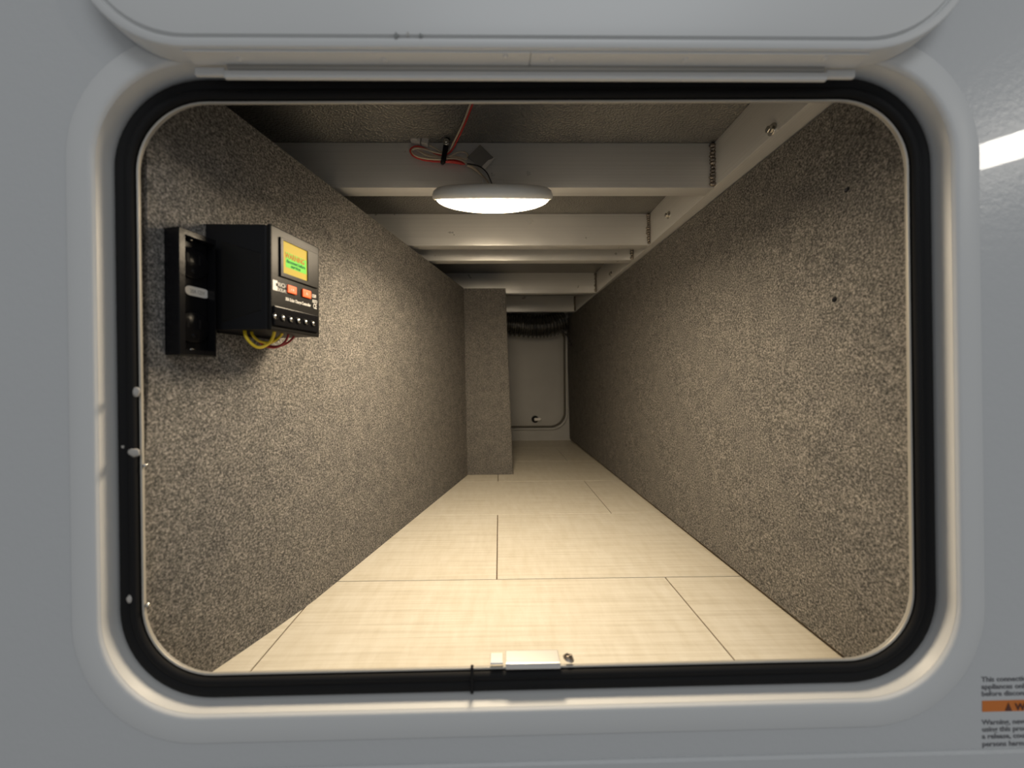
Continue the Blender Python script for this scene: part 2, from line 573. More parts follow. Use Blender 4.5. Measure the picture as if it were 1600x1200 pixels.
# ================================================================== HATCH FRAME
hf = thing('hatch_frame', 'white rounded hatch frame with black rubber seal around the compartment opening', 'frame', loc=(fcx, SKIN, fcz))
FX, FZ = JX + .025, JZ + .026
d = loft_d('outer_flange', [ring(FX, FZ, .115, SKIN - .0001), ring(FX, FZ, .115, SKIN - .0016), ring(FX - .0012, FZ - .0012, .1138, SKIN - .0022),
                            ring(JX + .005, JZ + .005, .097, SKIN - .0026), ring(JX + .0026, JZ + .0026, .0945, SKIN - .0022), ring(JX + .0008, JZ + .0008, .0928, SKIN - .0008), ring(JX, JZ, .092, SKIN + .0012)], tf=ROLL)
o = link('outer_flange', d, M['paint'], hf)
d = loft_d('jamb', [ring(JX, JZ, .092, SKIN + .0006), ring(JX - .0004, JZ - .0004, .0915, .3590), ring(lipc[2] + .002, lipc[3] + .002, .072, .3610), ring(lipc[2] + .002, lipc[3] + .002, .072, .3622),
                    ring(JX + .01, JZ + .01, .10, .3622), ring(JX + .01, JZ + .01, .10, SKIN + .0045), ring(JX + .0006, JZ + .0006, .0925, SKIN + .0045)], close=True, tf=ROLL)
o = link('jamb', d, M['paint'], hf); autosmooth(o, 40)
# rubber seal: two round ribs around the opening
SX0, SZ0 = JX - .0008, JZ - .0010            # outer
SX1, SZ1 = lipc[2] + .0012, lipc[3] + .0012  # inner
prof = [(0, .3585), (0.03, .3545), (.18, .3515), (.3430, .3512), (.50, .3530), (.56, .3544), (.62, .3530), (.78, .3518), (.93, .3535), (1, .3585)]
loops = []
for t, y in prof:
    loops.append(ring(SX0 + (SX1 - SX0) * t, SZ0 + (SZ1 - SZ0) * t, .091 + (.071 - .091) * t, y))
d = loft_d('rubber_seal', loops, close=True, tf=ROLL)
seal = link('rubber_seal', d, M['rubber'], hf)
# butt joint of the seal at the bottom
p = at(738, 1062, 'y', .3520)
d = box_d('seal_joint', (p.x - .0016, .3495, p.z - .0125), (p.x + .0012, .3545, p.z + .0135), .0006)
link('seal_joint', d, M['rubber'], seal)
# aluminium lip
LX, LZ = lipc[2], lipc[3]
d = loft_d('inner_lip', [ring(LX + .0012, LZ + .0012, .0705, .3606), ring(LX + .0012, LZ + .0012, .0705, .3575), ring(LX + .0004, LZ + .0004, .0698, .3566), ring(LX - .0008, LZ - .0008, .0688, .3572),
                         ring(LX - .0010, LZ - .0010, .0686, .3582), ring(LX + .0002, LZ + .0002, .0696, .3606)], close=True, tf=ROLL)
o = link('inner_lip', d, M['lip'], hf); autosmooth(o, 50)

# latch striker on the bottom lip
sp = lambda px, py: ROLL @ at(px, py, 'y', .3590)
st = at(832, 1036, 'y', .3550)
zt = at(832, 1040, 'y', .3570).z
x0, x1 = at(790, 1036, 'y', .3570).x, at(875, 1036, 'y', .3570).x
stk = link('striker_plate', box_d('striker_plate', (x0, .3535, zt - .001), (x1, .3710, zt + .0052), .0008, 2), M['chrome'], hf)
stk['label'] = 'polished latch striker on the bottom lip'
xa, xb = at(766, 1036, 'y', .3570).x, at(786, 1036, 'y', .3570).x
link('striker_tab', box_d('striker_tab', (xa, .3560, zt + .0022), (xb, .3690, zt + .0045), .0004), M['chrome'], hf)
pa = at(890, 1034, 'y', .3590)
bm = bmesh.new()
bmesh.ops.create_cone(bm, cap_ends=True, segments=14, radius1=.0058, radius2=.0042, depth=.0022, matrix=Matrix.Translation((pa.x, .3630, zt + .003)) @ Matrix.Rotation(.25, 4, 'Y'))
bmesh.ops.create_cube(bm, size=1, matrix=Matrix.Translation((pa.x, .3630, zt + .0042)) @ Matrix.Rotation(.6, 4, 'Z') @ Matrix.Diagonal((.008, .0016, .001, 1)))
d = bpy.data.meshes.new('striker_screw'); bm.to_mesh(d); bm.free()
link('striker_screw', d, M['weld'], hf)


def blob_d(name, p, sx, sy, sz, seed, sub=2):
    bm = bmesh.new()
    bmesh.ops.create_icosphere(bm, subdivisions=sub, radius=1)
    rnd = random.Random(seed)
    for v in bm.verts:
        k = 1 + rnd.uniform(-.25, .25)
        v.co = Vector((v.co.x * sx * k, v.co.y * sy, v.co.z * sz * k)) + Vector(p)
    d = bpy.data.meshes.new(name); bm.to_mesh(d); bm.free()
    for q in d.polygons: q.use_smooth = True
    return d


for i, (px, py, sx, sz) in enumerate(((213, 612, .0035, .0045), (191, 698, .002, .0025), (209, 707, .0062, .0038), (203, 936, .003, .004))):
    p = at(px, py, 'y', .3525)
    link('dirt_fleck', blob_d('dirt_fleck', p, sx, .0012, sz, i), M['dirt'], seal)
for i, (px, py) in enumerate(((226.5, 727), (231, 945))):
    p = at(px, py, 'y', .3590)
    link('lip_rivet', blob_d('lip_rivet', p, .0022, .0018, .0022, 9 + i), M['bolt'], hf)

# ================================================================== HATCH DOOR swung up above the opening
DY0, DY1 = .3155, SKIN - .004
dz0 = at(820, 74, 'y', DY0).z
DHX, DHZ = JX + .0005, 0.32
dcx, dcz = fcx - .002, dz0 + DHZ
door = thing('hatch_door', 'white storage hatch door swung up above the opening', 'hatch door', loc=(dcx, DY1, dz0))
dr = lambda inset, r, y: ring(DHX - inset, DHZ - inset, r, y, 16, dcx, dcz)
d = loft_d('door_panel', [dr(0, .105, DY1), dr(0, .105, DY0 + .003), dr(.001, .104, DY0 + .001), dr(.003, .102, DY0), dr(.0075, .098, DY0), dr(.0080, .0975, DY0 + .003), dr(.0098, .096, DY0 + .003),
                          dr(.0115, .095, DY0 + .0004), dr(.02, .088, DY0 - .0008), dr(.05, .06, DY0 - .001)], cap_first=True, cap_last=True)
o = link('door_panel', d, M['paint'], door); autosmooth(o, 30)
# small dark and pale marks near the lower edge of the door
for i, (px, py, w, h, mt) in enumerate(((619, 56, .0014, .0028, 'scuff'), (657, 56, .0012, .0024, 'scuff'), (637, 54, .0008, .0024, 'dirt'))):
    p = at(px, py, 'y', DY0 - .0004)
    link('scuff_mark', blob_d('scuff_mark', p, w, .0004, h, 30 + i), M[mt], door)

# hinge under the door: two leaves, rivets, barrel
hz = dz0 - .0001
xs = at(828, 95, 'y', .3280).x
xl, xr_ = dcx - DHX + .100, dcx + DHX - .100
leaves = []
for a, b in ((xl, xs - .0004), (xs + .0004, xr_)):
    leaves.append(link('hinge_leaf', box_d('hinge_leaf', (a, DY0 + .0035, hz - .0016), (b, DY1 - .001, hz), .0004), M['hinge'], door))
for i, (px, py) in enumerate(((375, 93), (600, 94), (790, 89), (862, 94), (1070, 94), (1288, 92))):
    p = at(px, py, 'z', hz - .0016)
    mw = Matrix.Translation(p) @ Matrix.Rotation(math.pi, 4, 'X')
    d = lathe_d('rivet', [(0, .0014), (.0015, .0012), (.0027, .0005), (.003, 0), (.003, -.0002)], 14, mw)
    link('rivet', d, M['hinge'], leaves[0 if p.x < xs else 1])
bl, br = at(352, 118, 'y', .3350).x, at(1290, 118, 'y', .3350).x
zb0, zb1 = at(820, 123, 'y', .3330).z, at(820, 111, 'y', .3330).z
d = box_d('frame_leaf', (bl, .3327, zb0), (br, .3365, zb1), .0012, 3)
o = link('frame_leaf', d, M['hinge'], hf); autosmooth(o, 40)
zk = at(820, 108, 'y', .3340).z
d = tube_d('hinge_barrel', [(bl + .004, .3342, (zb1 + hz) / 2), (br - .004, .3342, (zb1 + hz) / 2)], max(.0012, (hz - zb1) / 2 - .0001), 12, 1)
link('hinge_barrel', d, M['lip'], door)
# spacer that carries the frame leaf on the jamb
d = box_d('hinge_web', (bl + .003, .3367, at(820, 120, 'y', .3490).z), (br - .003, .3490, JZ + fcz - .0008), .0006)
link('hinge_web', d, M['hinge'], hf)
for a in (bl, br):
    s = -1 if a == bl else 1
    d = box_d('hinge_end', (min(a, a + s * .028), .3340, zb0 + .0035), (max(a, a + s * .028), .3375, zb1 + .0035), .001, 2)
    link('hinge_end', d, M['hinge'], hf)

# ================================================================== warning decal on the trailer skin
dp = at(1533, 1058, 'y', SKIN)
dl = thing('warning_decal', 'printed safety notice with an orange warning bar on the white trailer side', 'decal', loc=(dp.x, SKIN, dp.z))
k = SKIN / F_PX
DROLL = Matrix.Translation(dp) @ Matrix.Rotation(-.0065, 4, 'Y') @ Matrix.Translation(-dp)
base = Matrix.Translation((dp.x, SKIN - .00025, 0)) @ Matrix.Rotation(math.pi / 2, 4, 'X')
def zrow(py): return at(1533, py, 'y', SKIN).z
for s, py in (('This connection for gas', 1064), ('appliances only. Read', 1075.5), ('before disconnecting', 1086.5),
              ('Warning, never fill to', 1131), ('using this product as', 1142), ('a release, could burn', 1153), ('persons harm, vent', 1165)):
    d = text_d('notice_line', s, 11.0 * k, DROLL @ Matrix.Translation((0, 0, zrow(py + 1))) @ base, .00005, 'LEFT', 1.12, .00012)
    link('notice_line', d, M['ink'], dl)
za, zb_ = zrow(1112), zrow(1095)
bar = link('warning_bar', me('warning_bar', [DROLL @ Vector(p) for p in ((dp.x + .0005, SKIN - .0003, za), (dp.x + .085, SKIN - .0003, za), (dp.x + .085, SKIN - .0003, zb_), (dp.x + .0005, SKIN - .0003, zb_),
                                         (dp.x + .0005, SKIN - .00003, za), (dp.x + .085, SKIN - .00003, za), (dp.x + .085, SKIN - .00003, zb_), (dp.x + .0005, SKIN - .00003, zb_))],
     [(0, 1, 2, 3), (4, 5, 6, 7), (0, 1, 5, 4), (1, 2, 6, 5), (2, 3, 7, 6), (3, 0, 4, 7)]), M['dorange'], dl)
ta, tb, tc_ = at(1569, 1110.5, 'y', SKIN), at(1580, 1110.5, 'y', SKIN), at(1574.5, 1097, 'y', SKIN)
yy = SKIN - .0005
link('warning_triangle', me('warning_triangle', [DROLL @ Vector((q.x, y_, q.z)) for y_ in (yy, yy + .0002) for q in (ta, tb, tc_)], [(0, 1, 2), (3, 4, 5), (0, 1, 4, 3), (1, 2, 5, 4), (2, 0, 3, 5)]), M['dblack'], bar)
d = text_d('warning_word', 'WARNING', 15.0 * k, DROLL @ Matrix.Translation((at(1585, 1110, 'y', SKIN).x - dp.x, -.0003, zrow(1110))) @ base, .00005, 'LEFT', 1.05, .0003)
link('warning_word', d, M['dblack'], bar)

# ================================================================== CEILING FRAME
cf = thing('ceiling_frame', 'welded aluminium ceiling frame of crossbeams and a bolted side rail', 'frame', loc=(.4, 1.2, BEAM_Z))
RX = at(1116, 260, 'y', .664).x
rail = link('side_rail', box_d('side_rail', (RX, SKIN + .008, BEAM_Z), (XR - .001, BACK - .001, CEIL_Z - .0003), .0022, 2), M['rail'], cf)
autosmooth(rail, 40)
beam_y = [at(770, py, 'z', BEAM_Z).y for py in (293.5, 383.5)]
beam_y += [beam_y[0] + .406, beam_y[0] + .812, beam_y[0] + 1.218]
BW = .031
for i, y in enumerate(beam_y):
    b = link('crossbeam', box_d('crossbeam', (XL + .001, y, BEAM_Z), (RX - .0004, y + BW, CEIL_Z - .0004), .0015, 2), M['beam'], cf)
    autosmooth(b, 40)
    bm = bmesh.new()
    rnd = random.Random(i)
    z = BEAM_Z + .006
    while z < CEIL_Z - .004:
        r = rnd.uniform(.0050, .0078)
        bmesh.ops.create_icosphere(bm, subdivisions=2, radius=1, matrix=Matrix.Translation((RX - .003 + rnd.uniform(-.001, .001), y - .002, z)) @ Matrix.Rotation(.5, 4, 'X') @ Matrix.Diagonal((r, r * .8, r * .62, 1)))
        z += rnd.uniform(.0055, .0075)
    d = bpy.data.meshes.new('weld_bead'); bm.to_mesh(d); bm.free()
    for p in d.polygons: p.use_smooth = True
    link('weld_bead', d, M['weld'], b)
for px, py in ((1207, 202), (1045, 336), (955, 428)):
    p = at(px, py, 'x', RX)
    mw = Matrix.Translation(p) @ Matrix.Rotation(-math.pi / 2, 4, 'Y')
    bl_ = link('bolt', lathe_d('bolt', [(0, .0085), (.0046, .0080), (.0052, .0072), (.0052, .0015), (.0052, 0)], 6, mw, False), M['bolt'], cf)
    link('washer', lathe_d('washer', [(.0086, -.0002), (.0086, .0012), (.0078, .0016), (.0, .0016)], 20, mw), M['bolt'], bl_)

# ================================================================== CARPETED COLUMN and far wall
cb0, cb1 = at(730, 742, 'z', 0), at(802, 741, 'z', 0)
ct1 = at(790, 450, 'y', cb1.y)
cy0 = LEND + .004
V = []
for z, xr2 in ((0.0005, cb1.x), (ZL + .001, ct1.x)):
    V.append(rr((cb0.x - .03 + xr2) / 2, cy0 + .06, (xr2 - cb0.x + .03) / 2, .06, .006, 3))
loops = []
for q in range(9):
    t = q / 8
    loops.append([Vector((a[0] + (b[0] - a[0]) * t, a[1], .0005 + ZL * t)) for a, b in zip(V[0], V[1])])
d = loft_d('carpeted_column', loops, cap_first=True, cap_last=True, smooth=True)
col = link('carpeted_column', d, M['carpet'])
autosmooth(col, 50)
col['label'] = 'upright boxed column wrapped in grey felt at the end of the oblique wall'
col['category'] = 'column'

# far hatch: door pan, rim and latch on the end wall
p0, p1 = at(700, 500, 'y', BACK), at(884, 668, 'y', BACK)
fx0, fx1, fz0, fz1 = p0.x, p1.x, p1.z, EYE + .33
fh = thing('far_hatch', 'dim closed hatch with rounded corners on the end wall', 'hatch door', loc=((fx0 + fx1) / 2, BACK, fz0))
cxx, czz, hx, hz_ = (fx0 + fx1) / 2, (fz0 + fz1) / 2, (fx1 - fx0) / 2, (fz1 - fz0) / 2
R2 = lambda ins, r, y: ring(hx - ins, hz_ - ins, r, y, 10, cxx, czz)
link('hatch_rim', loft_d('hatch_rim', [R2(-.012, .10, BACK - .0003), R2(-.012, .10, BACK - .012), R2(-.008, .097, BACK - .014), R2(0, .09, BACK - .012), R2(.002, .088, BACK - .0003)], close=True), M['fibre'], fh)
link('hatch_gasket', loft_d('hatch_gasket', [R2(.003, .088, BACK - .0003), R2(.003, .088, BACK - .004), R2(.012, .08, BACK - .004), R2(.012, .08, BACK - .0003)], close=True), M['gasket'], fh)
o = link('hatch_pan', loft_d('hatch_pan', [R2(.013, .08, BACK - .0003), R2(.013, .08, BACK - .008), R2(.017, .077, BACK - .010), R2(.05, .05, BACK - .010)], cap_last=True), M['fibre'], fh)
autosmooth(o, 40)
p = at(836, 655, 'y', BACK - .01)
mw = Matrix.Translation(p) @ Matrix.Rotation(math.pi / 2, 4, 'X')
lt = link('latch_boss', lathe_d('latch_boss', [(.021, -.0005), (.021, .004), (.018, .007), (.012, .008), (0, .008)], 24, mw), M['blackp'], fh)
p2 = at(842, 655, 'y', BACK - .02)
link('latch_handle', box_d('latch_handle', (p.x - .006, BACK - .028, p.z - .008), (p.x + .034, BACK - .0185, p.z + .008), .003, 2), M['chrome'], lt)

# flexible duct hanging under the far crossbeam
DYY = BACK - .13
pts = [at(px, py, 'y', DYY) for px, py in ((730, 497), (765, 503), (800, 507), (835, 510), (860, 508))] + [at(880, 500, 'y', DYY + .01)]
rd = lambda t: .060 + .006 * math.sin(t * 2 * math.pi * 26) * 1.0
d = tube_d('flexible_duct', pts, rd, 24, 60)
duct = link('flexible_duct', d, M['foil'])
duct['label'] = 'black foil flexible air duct hanging near the far hatch'
duct['category'] = 'duct'
pts = [at(px, py, 'y', DYY - .02) for px, py in ((884, 497), (876, 503), (874, 512), (880, 519), (888, 527), (893, 540))]
d = tube_d('far_cable', pts, .0045, 8, 6)
fc = link('far_cable', d, M['blackw'])
fc['label'] = 'thin dark cable curving down beside the foil duct'; fc['category'] = 'cable'

# ================================================================== LAMP
T = math.radians(26)
LD = .585
lc = at(770, 309, 'y', LD)
LR = abs(at(863, 309, 'y', LD).x - at(677, 309, 'y', LD).x) / 2
LM = Matrix.Translation(lc) @ Matrix.Rotation(T, 4, 'X')
lamp = thing('dome_lamp', 'lit round white dome lamp fixed under the first crossbeam', 'lamp', mw=LM)
d = lathe_d('lamp_body', [(0, .0165), (LR * .80, .0165), (LR * .90, .0145), (LR * .97, .010), (LR, .004), (LR, -.0005), (LR * .985, -.0028), (LR * .96, -.0032), (LR * .945, -.002), (LR * .94, .001), (0, .001)], 64, LM)
link('lamp_body', d, M['lampbody'], lamp)
prof = []
for i in range(13):
    t = i / 12
    prof.append((LR * .938 * math.sin(t * math.pi / 2), -.0018 - .0215 * math.cos(t * math.pi / 2) ** 1.0))
prof.append((LR * .938, .0006))
d = lathe_d('lamp_lens', prof, 64, LM)
link('lamp_lens', d, M['lens'], lamp)
ld = bpy.data.lights.new('lamp_light', 'AREA')
ld.shape = 'DISK'; ld.size = .15; ld.energy = 4.2; ld.color = (1.0, .82, .58)
lo_ = bpy.data.objects.new('lamp_light', ld); C.objects.link(lo_)
lo_.parent = lamp
lo_.matrix_parent_inverse = LM.inverted()
lo_.matrix_basis = Matrix.Translation(lc + Vector((0, 0, -.050)))
# small bracket up to the beam
pb = LM @ Vector((0, LR * .78, .016))
yb_ = beam_y[0]
d = box_d('lamp_bracket', (lc.x - .02, pb.y - .012, pb.z - .001), (lc.x + .02, yb_ + .012, BEAM_Z - .0003), .001)
link('lamp_bracket', d, M['beam'], lamp)

# ================================================================== WIRE BUNDLE on the first beam
WY = beam_y[0] - .0065
w = lambda px, py, dy=0.0: at(px, py, 'y', WY + dy)
hb = thing('wire_bundle', 'red and cream lamp wires looped under a black clip on the first beam', 'wires', loc=tuple(w(697, 245)))
rw = .0016
top_r, top_c = at(744, 148, 'z', CEIL_Z - .002), at(740.5, 148, 'z', CEIL_Z - .002)
o = link('red_wire', tube_d('red_wire', [top_r, at(727, 192, 'z', CEIL_Z - .004), w(713, 222, -.014), w(705, 236), w(696, 241.5), w(684, 241), w(672, 236), (w(658, 230)), w(648, 229), w(641, 234.5), (w(645, 243)), w(658, 249), w(676, 252), w(696, 253), w(712, 254.5), w(724, 256.5), w(726, 254), w(715, 251), w(700, 251)], rw, 8, 6), M['red'], hb)
o = link('red_wire', tube_d('red_wire', [w(690, 252.5, -.003), w(705, 252, -.003), w(718, 254, -.003), w(726, 256.5, -.002)], rw, 8, 6), M['red'], hb)
o = link('cream_wire', tube_d('cream_wire', [top_c, at(723.5, 192, 'z', CEIL_Z - .004), w(709.5, 221, -.014), w(702, 235, -.002), w(692, 240, -.002), w(676, 237, -.002), w(660, 232.5, -.001), w(648, 232, -.001), w(643.5, 236, -.001), w(649, 243, -.002), w(663, 247.5, -.002), w(684, 249, -.003), w(706, 247.5, -.003), w(720, 250, -.003), w(728, 255, -.003)], rw, 8, 6), M['cream'], hb)
o = link('cream_wire', tube_d('cream_wire', [w(652, 235, .001), w(664, 240, .001), w(682, 244.5, .001), w(702, 244, .001), w(716, 238, .001), w(727, 238.5, .001), w(731, 243, .001), w(728, 249, .001), w(714, 245.5, .001), w(700, 245, .001)], rw, 8, 6), M['cream'], hb)
o = link('cream_wire', tube_d('cream_wire', [w(670, 227), w(680, 232), w(690, 238)], rw * .8, 8, 6), M['cream'], hb)
o = link('cream_wire', tube_d('cream_wire', [w(655, 237, -.002), w(670, 244, -.002), w(690, 246.5, -.002)], rw, 8, 6), M['cream'], hb)
# connector: two milky blocks
def oriented_box(name, c, ang, sx, sy, sz, bev=.0006):
    d = box_d(name, (-sx, -sy, -sz), (sx, sy, sz), bev, 2)
    d.transform(Matrix.Translation(c) @ Matrix.Rotation(ang, 4, 'Y'))
    return d
cn = link('connector_plug', oriented_box('connector_plug', w(650, 219.5), .22, .0092, .0042, .0045, .0018), M['clearp'], hb)
link('connector_socket', oriented_box('connector_socket', w(664.5, 222.5), .22, .0062, .0048, .0055, .001), M['clearp'], hb)
link('connector_latch', oriented_box('connector_latch', w(648, 217, -.005), .22, .004, .0008, .0016, .0004), M['clearp'], cn)
# black clip with screw
clip = link('wire_clip', tube_d('wire_clip', [w(700, 213, .002), w(698, 222, -.0045), w(695.5, 235, -.0075), w(693.5, 246, -.008), w(692.5, 252, -.006), w(691.5, 254, 0)], lambda t: .0056 - .0014 * t, 8, 5), M['blackp'], hb)
p = w(697, 221.5, -.0115)
mw = Matrix.Translation(p) @ Matrix.Rotation(math.pi / 2, 4, 'X')
link('clip_screw', lathe_d('clip_screw', [(.0062, -.006), (.0062, .0008), (.0048, .002), (.0042, .0012), (.0022, .0010), (.0018, .0022), (0, .0024)], 18, mw), M['bolt'], clip)
# printed tag folded around the wires
q = [w(750, 226, .003), w(771, 246, .001), w(753, 261, -.004), (w(730, 246, -.003))]
q2 = [v + Vector((0, .0006, 0)) for v in q]
link('wire_tag', me('wire_tag', q + q2, [(0, 1, 2, 3), (4, 5, 6, 7), (0, 1, 5, 4), (1, 2, 6, 5), (2, 3, 7, 6), (3, 0, 4, 7)]), M['tag'], hb)
q = [w(773, 247, -.002), w(757, 266, -.004), w(750, 263, -.004), w(763, 250, -.003)]
q2 = [v + Vector((0, .0005, 0)) for v in q]
link('wire_tag', me('wire_tag', q + q2, [(0, 1, 2, 3), (4, 5, 6, 7), (0, 1, 5, 4), (1, 2, 6, 5), (2, 3, 7, 6), (3, 0, 4, 7)]), M['whitep'], hb)
le = LM @ Vector((0, -.002, .017))
link('lead_wire', tube_d('lead_wire', [w(730, 256, -.003), w(738, 257, -.003), w(750, 260.5, -.006), w(760, 269, -.012), at(766, 281, 'y', .628), le], .0011, 8, 6), M['blackw'], lamp)
link('wire_sleeve', tube_d('wire_sleeve', [w(731, 258, .001), w(741, 263, -.002), w(750, 271, -.007), at(759, 280, 'y', .635), le + Vector((-.004, 0, 0))], lambda t: .0030 - .0018 * t, 8, 6), M['cream'], lamp)

# ================================================================== CONTROLLER AND SOCKET on the oblique wall
ta_ = (lt1.x - lt0.x) / (lt1.y - lt0.y)
ln = math.hypot(ta_, 1)
U, Vv, Nn = Vector((ta_ / ln, 1 / ln, 0)), Vector((0, 0, 1)), Vector((1 / ln, -ta_ / ln, 0))
WO = Vector((lt0.x, lt0.y, EYE)) + Nn * .0008
WM = Matrix(((U.x, Vv.x, Nn.x, WO.x), (U.y, Vv.y, Nn.y, WO.y), (U.z, Vv.z, Nn.z, WO.z), (0, 0, 0, 1)))
WI = WM.inverted()


def wp(px, py, h):
    """pixel -> (u, v) on the plane h above the oblique wall"""
    p = WI @ ray_plane(px, py, WO + Nn * h, Nn)
    return p.x, p.y


def wbox(name, u0, v0, h0, u1, v1, h1, bev=.0006, seg=2):
    d = box_d(name, (u0, v0, h0), (u1, v1, h1), bev, seg)
    d.transform(WM)
    return d


H = .074
cu0, cv1 = wp(423, 350, H); cu1, _ = wp(498, 387, H); _, cv0 = wp(423, 514, H)
ctl = thing('solar_charge_controller', 'black solar charge controller with lit yellow screen and orange buttons on the left wall', 'controller', mw=WM @ Matrix.Translation((cu0, cv0, 0)))
ou1, _ = wp(338, 450, .020)
ub = max(cu0 - .0178, ou1 + .0008)
SLW = (cu0 - ub) / (H - .006)
V = []
for hh, e in ((0, 0), (.004, 0), (H - .008, 0), (H - .006, .0012)):
    V.append([WM @ Vector(q) for q in ((ub + SLW * hh + e, cv0 + e, hh), (cu1 - e, cv0 + e, hh), (cu1 - e, cv1 - e, hh), (ub + SLW * hh + e, cv1 - e, hh))])
body = link('controller_body', loft_d('controller_body', V, False, True, True), M['blackp'], ctl)
face = link('front_panel', wbox('front_panel', cu0 - .0008, cv0 - .0008, H - .006, cu1 + .0008, cv1 + .0008, H, .0022, 3), M['facep'], ctl)
link('back_plate', wbox('back_plate', ub + .012, cv0 - .003, 0.0, cu1 + .004, cv1 + .003, .004, .001), M['blackp'], ctl)
# inset on the side that faces the hatch
sv = lambda v, h: WM @ Vector((cu0 - .0012, v, h))
hgt = cv1 - cv0
pl = [(cv1 - .020, .018), (cv1 - .034, H - .012), (cv0 + .022, H - .012), (cv0 + .008, .018)]
su = lambda h: ub + SLW * h
V = [WM @ Vector((su(h) + .0005, v, h)) for v, h in pl] + [WM @ Vector((su(h) - .0012, cv0 + hgt * .5 + (v - cv0 - hgt * .5) * .97, .018 + (h - .018) * .97 + .0005)) for v, h in pl]
link('side_panel', me('side_panel', V, [(0, 1, 2, 3), (4, 5, 6, 7), (0, 1, 5, 4), (1, 2, 6, 5), (2, 3, 7, 6), (3, 0, 4, 7)]), M['facep'], ctl)
# screen bezel and screen
bu0, bv1 = wp(436, 370, H); bu1, _ = wp(494, 400, H); _, bv0 = wp(438, 432, H)
su0, sv1 = wp(440.5, 375, H); su1, _ = wp(479, 392, H); _, sv0 = wp(441.5, 426.5, H)
def frame_ring(name, a, b, c, d_, inner, h0, h1, material, parent):
    (ia, ib, ic, id_) = inner
    L0 = [(a, b), (c, b), (c, d_), (a, d_)]; L1 = [(ia, ib), (ic, ib), (ic, id_), (ia, id_)]
    loops = [[WM @ Vector((x, y, h)) for x, y in L] for L, h in ((L0, h0), (L0, h1 - .0006), ([(x + (0.0006 if x == a else -.0006), y + (.0006 if y == b else -.0006)) for x, y in L0], h1), (L1, h1), (L1, h0))]
    return link(name, loft_d(name, loops, False, close=True), material, parent)
bez = frame_ring('screen_bezel', bu0, bv0, bu1, bv1, (su0, sv0, su1, sv1), H - .0002, H + .0022, M['facep'], face)
scr = link('screen', wbox('screen', su0 + .0001, sv0 + .0001, H - .0001, su1 - .0001, sv1 - .0001, H + .0006, 0), M['lcd'], ctl)
sw, sh = su1 - su0, sv1 - sv0
link('screen_patch', wbox('screen_patch', su0 + sw * .12, sv0 + sh * .22, H + .0006, su1 - sw * .03, sv0 + sh * .68, H + .0008, 0), M['lcdg'], scr)
def wtext(name, s, u, v, h, size, material, parent, xs=1.0, align='LEFT', bold=0.0):
    return link(name, text_d(name, s, size, WM @ Matrix.Translation((u, v, h)), .00008, align, xs, bold), material, parent)
wtext('screen_word', 'WARNING', su0 + sw * .10, sv0 + sh * .50, H + .0009, sh * .24, M['lcdr'], scr, .66, bold=.0002)
wtext('screen_line', 'disconnect before', su0 + sw * .14, sv0 + sh * .37, H + .0009, sh * .14, M['lcdd'], scr, .74, bold=.0002)
wtext('screen_line', 'service', su0 + sw * .32, sv0 + sh * .25, H + .0009, sh * .14, M['lcdd'], scr, .95, bold=.0002)
# brand plate, buttons and print
lu0, lv1 = wp(426, 436.5, H); lu1, _ = wp(447, 445, H); _, lv0 = wp(426, 452.5, H)
lg = link('logo_block', wbox('logo_block', lu0, lv0, H, lu0 + (lu1 - lu0) * .34, lv1, H + .0003, 0), M['print'], face)
link('logo_notch', wbox('logo_notch', lu0 + (lu1 - lu0) * .22, lv0 + (lv1 - lv0) * .45, H + .0003, lu0 + (lu1 - lu0) * .34, lv0 + (lv1 - lv0) * .75, H + .0004, 0), M['blackp'], lg)
lh = lv1 - lv0
wtext('brand_print', 'RICH', lu0 + (lu1 - lu0) * .38, lv0 + lh * .50, H + .0001, lh * .60, M['print'], face, .78)
wtext('brand_print', 'SOLAR', lu0 + (lu1 - lu0) * .38, lv0 + lh * .02, H + .0001, lh * .50, M['print'], face, .72)
for n_, (ax, ay, bx, by) in enumerate(((447.5, 444.5, 462, 460.5), (471, 451, 484.5, 467))):
    u0_, v1_ = wp(ax, ay, H); u1_, _ = wp(bx, by, H); _, v0_ = wp(ax, by - 3.5, H)
    bt = link('button', wbox('button', u0_, v0_, H, u1_, v1_, H + .0022, .0012, 3), M['orange'], ctl)
    wtext('button_mark', '\u25bc'if False else ('V A' if n_ == 0 else 'F1'), (u0_ + u1_) / 2, v0_ + (v1_ - v0_) * .35, H + .00225, (v1_ - v0_) * .4, M['print'], bt, .8, 'CENTER')
pu0, pv0 = wp(446, 469, H); pu1, _ = wp(485.5, 477, H)
wtext('model_print', '30A Solar Charge Controller', pu0, pv0, H + .0001, .0056, M['print'], face, (pu1 - pu0) / .0665, bold=.00012)
u_, v_ = wp(487, 464, H); wtext('rating_print', '12/24V', u_, v_, H + .0001, .0062, M['print'], face, .46, bold=.0001)
u_, v_ = wp(488, 472.5, H); wtext('rating_print', 'AUTO', u_, v_, H + .0001, .0062, M['print'], face, .52, bold=.0001)
u_, v_ = wp(489.5, 481.5, H); wtext('rating_print', 'CE', u_, v_, H + .0001, .0095, M['print'], face, .55, bold=.0001)
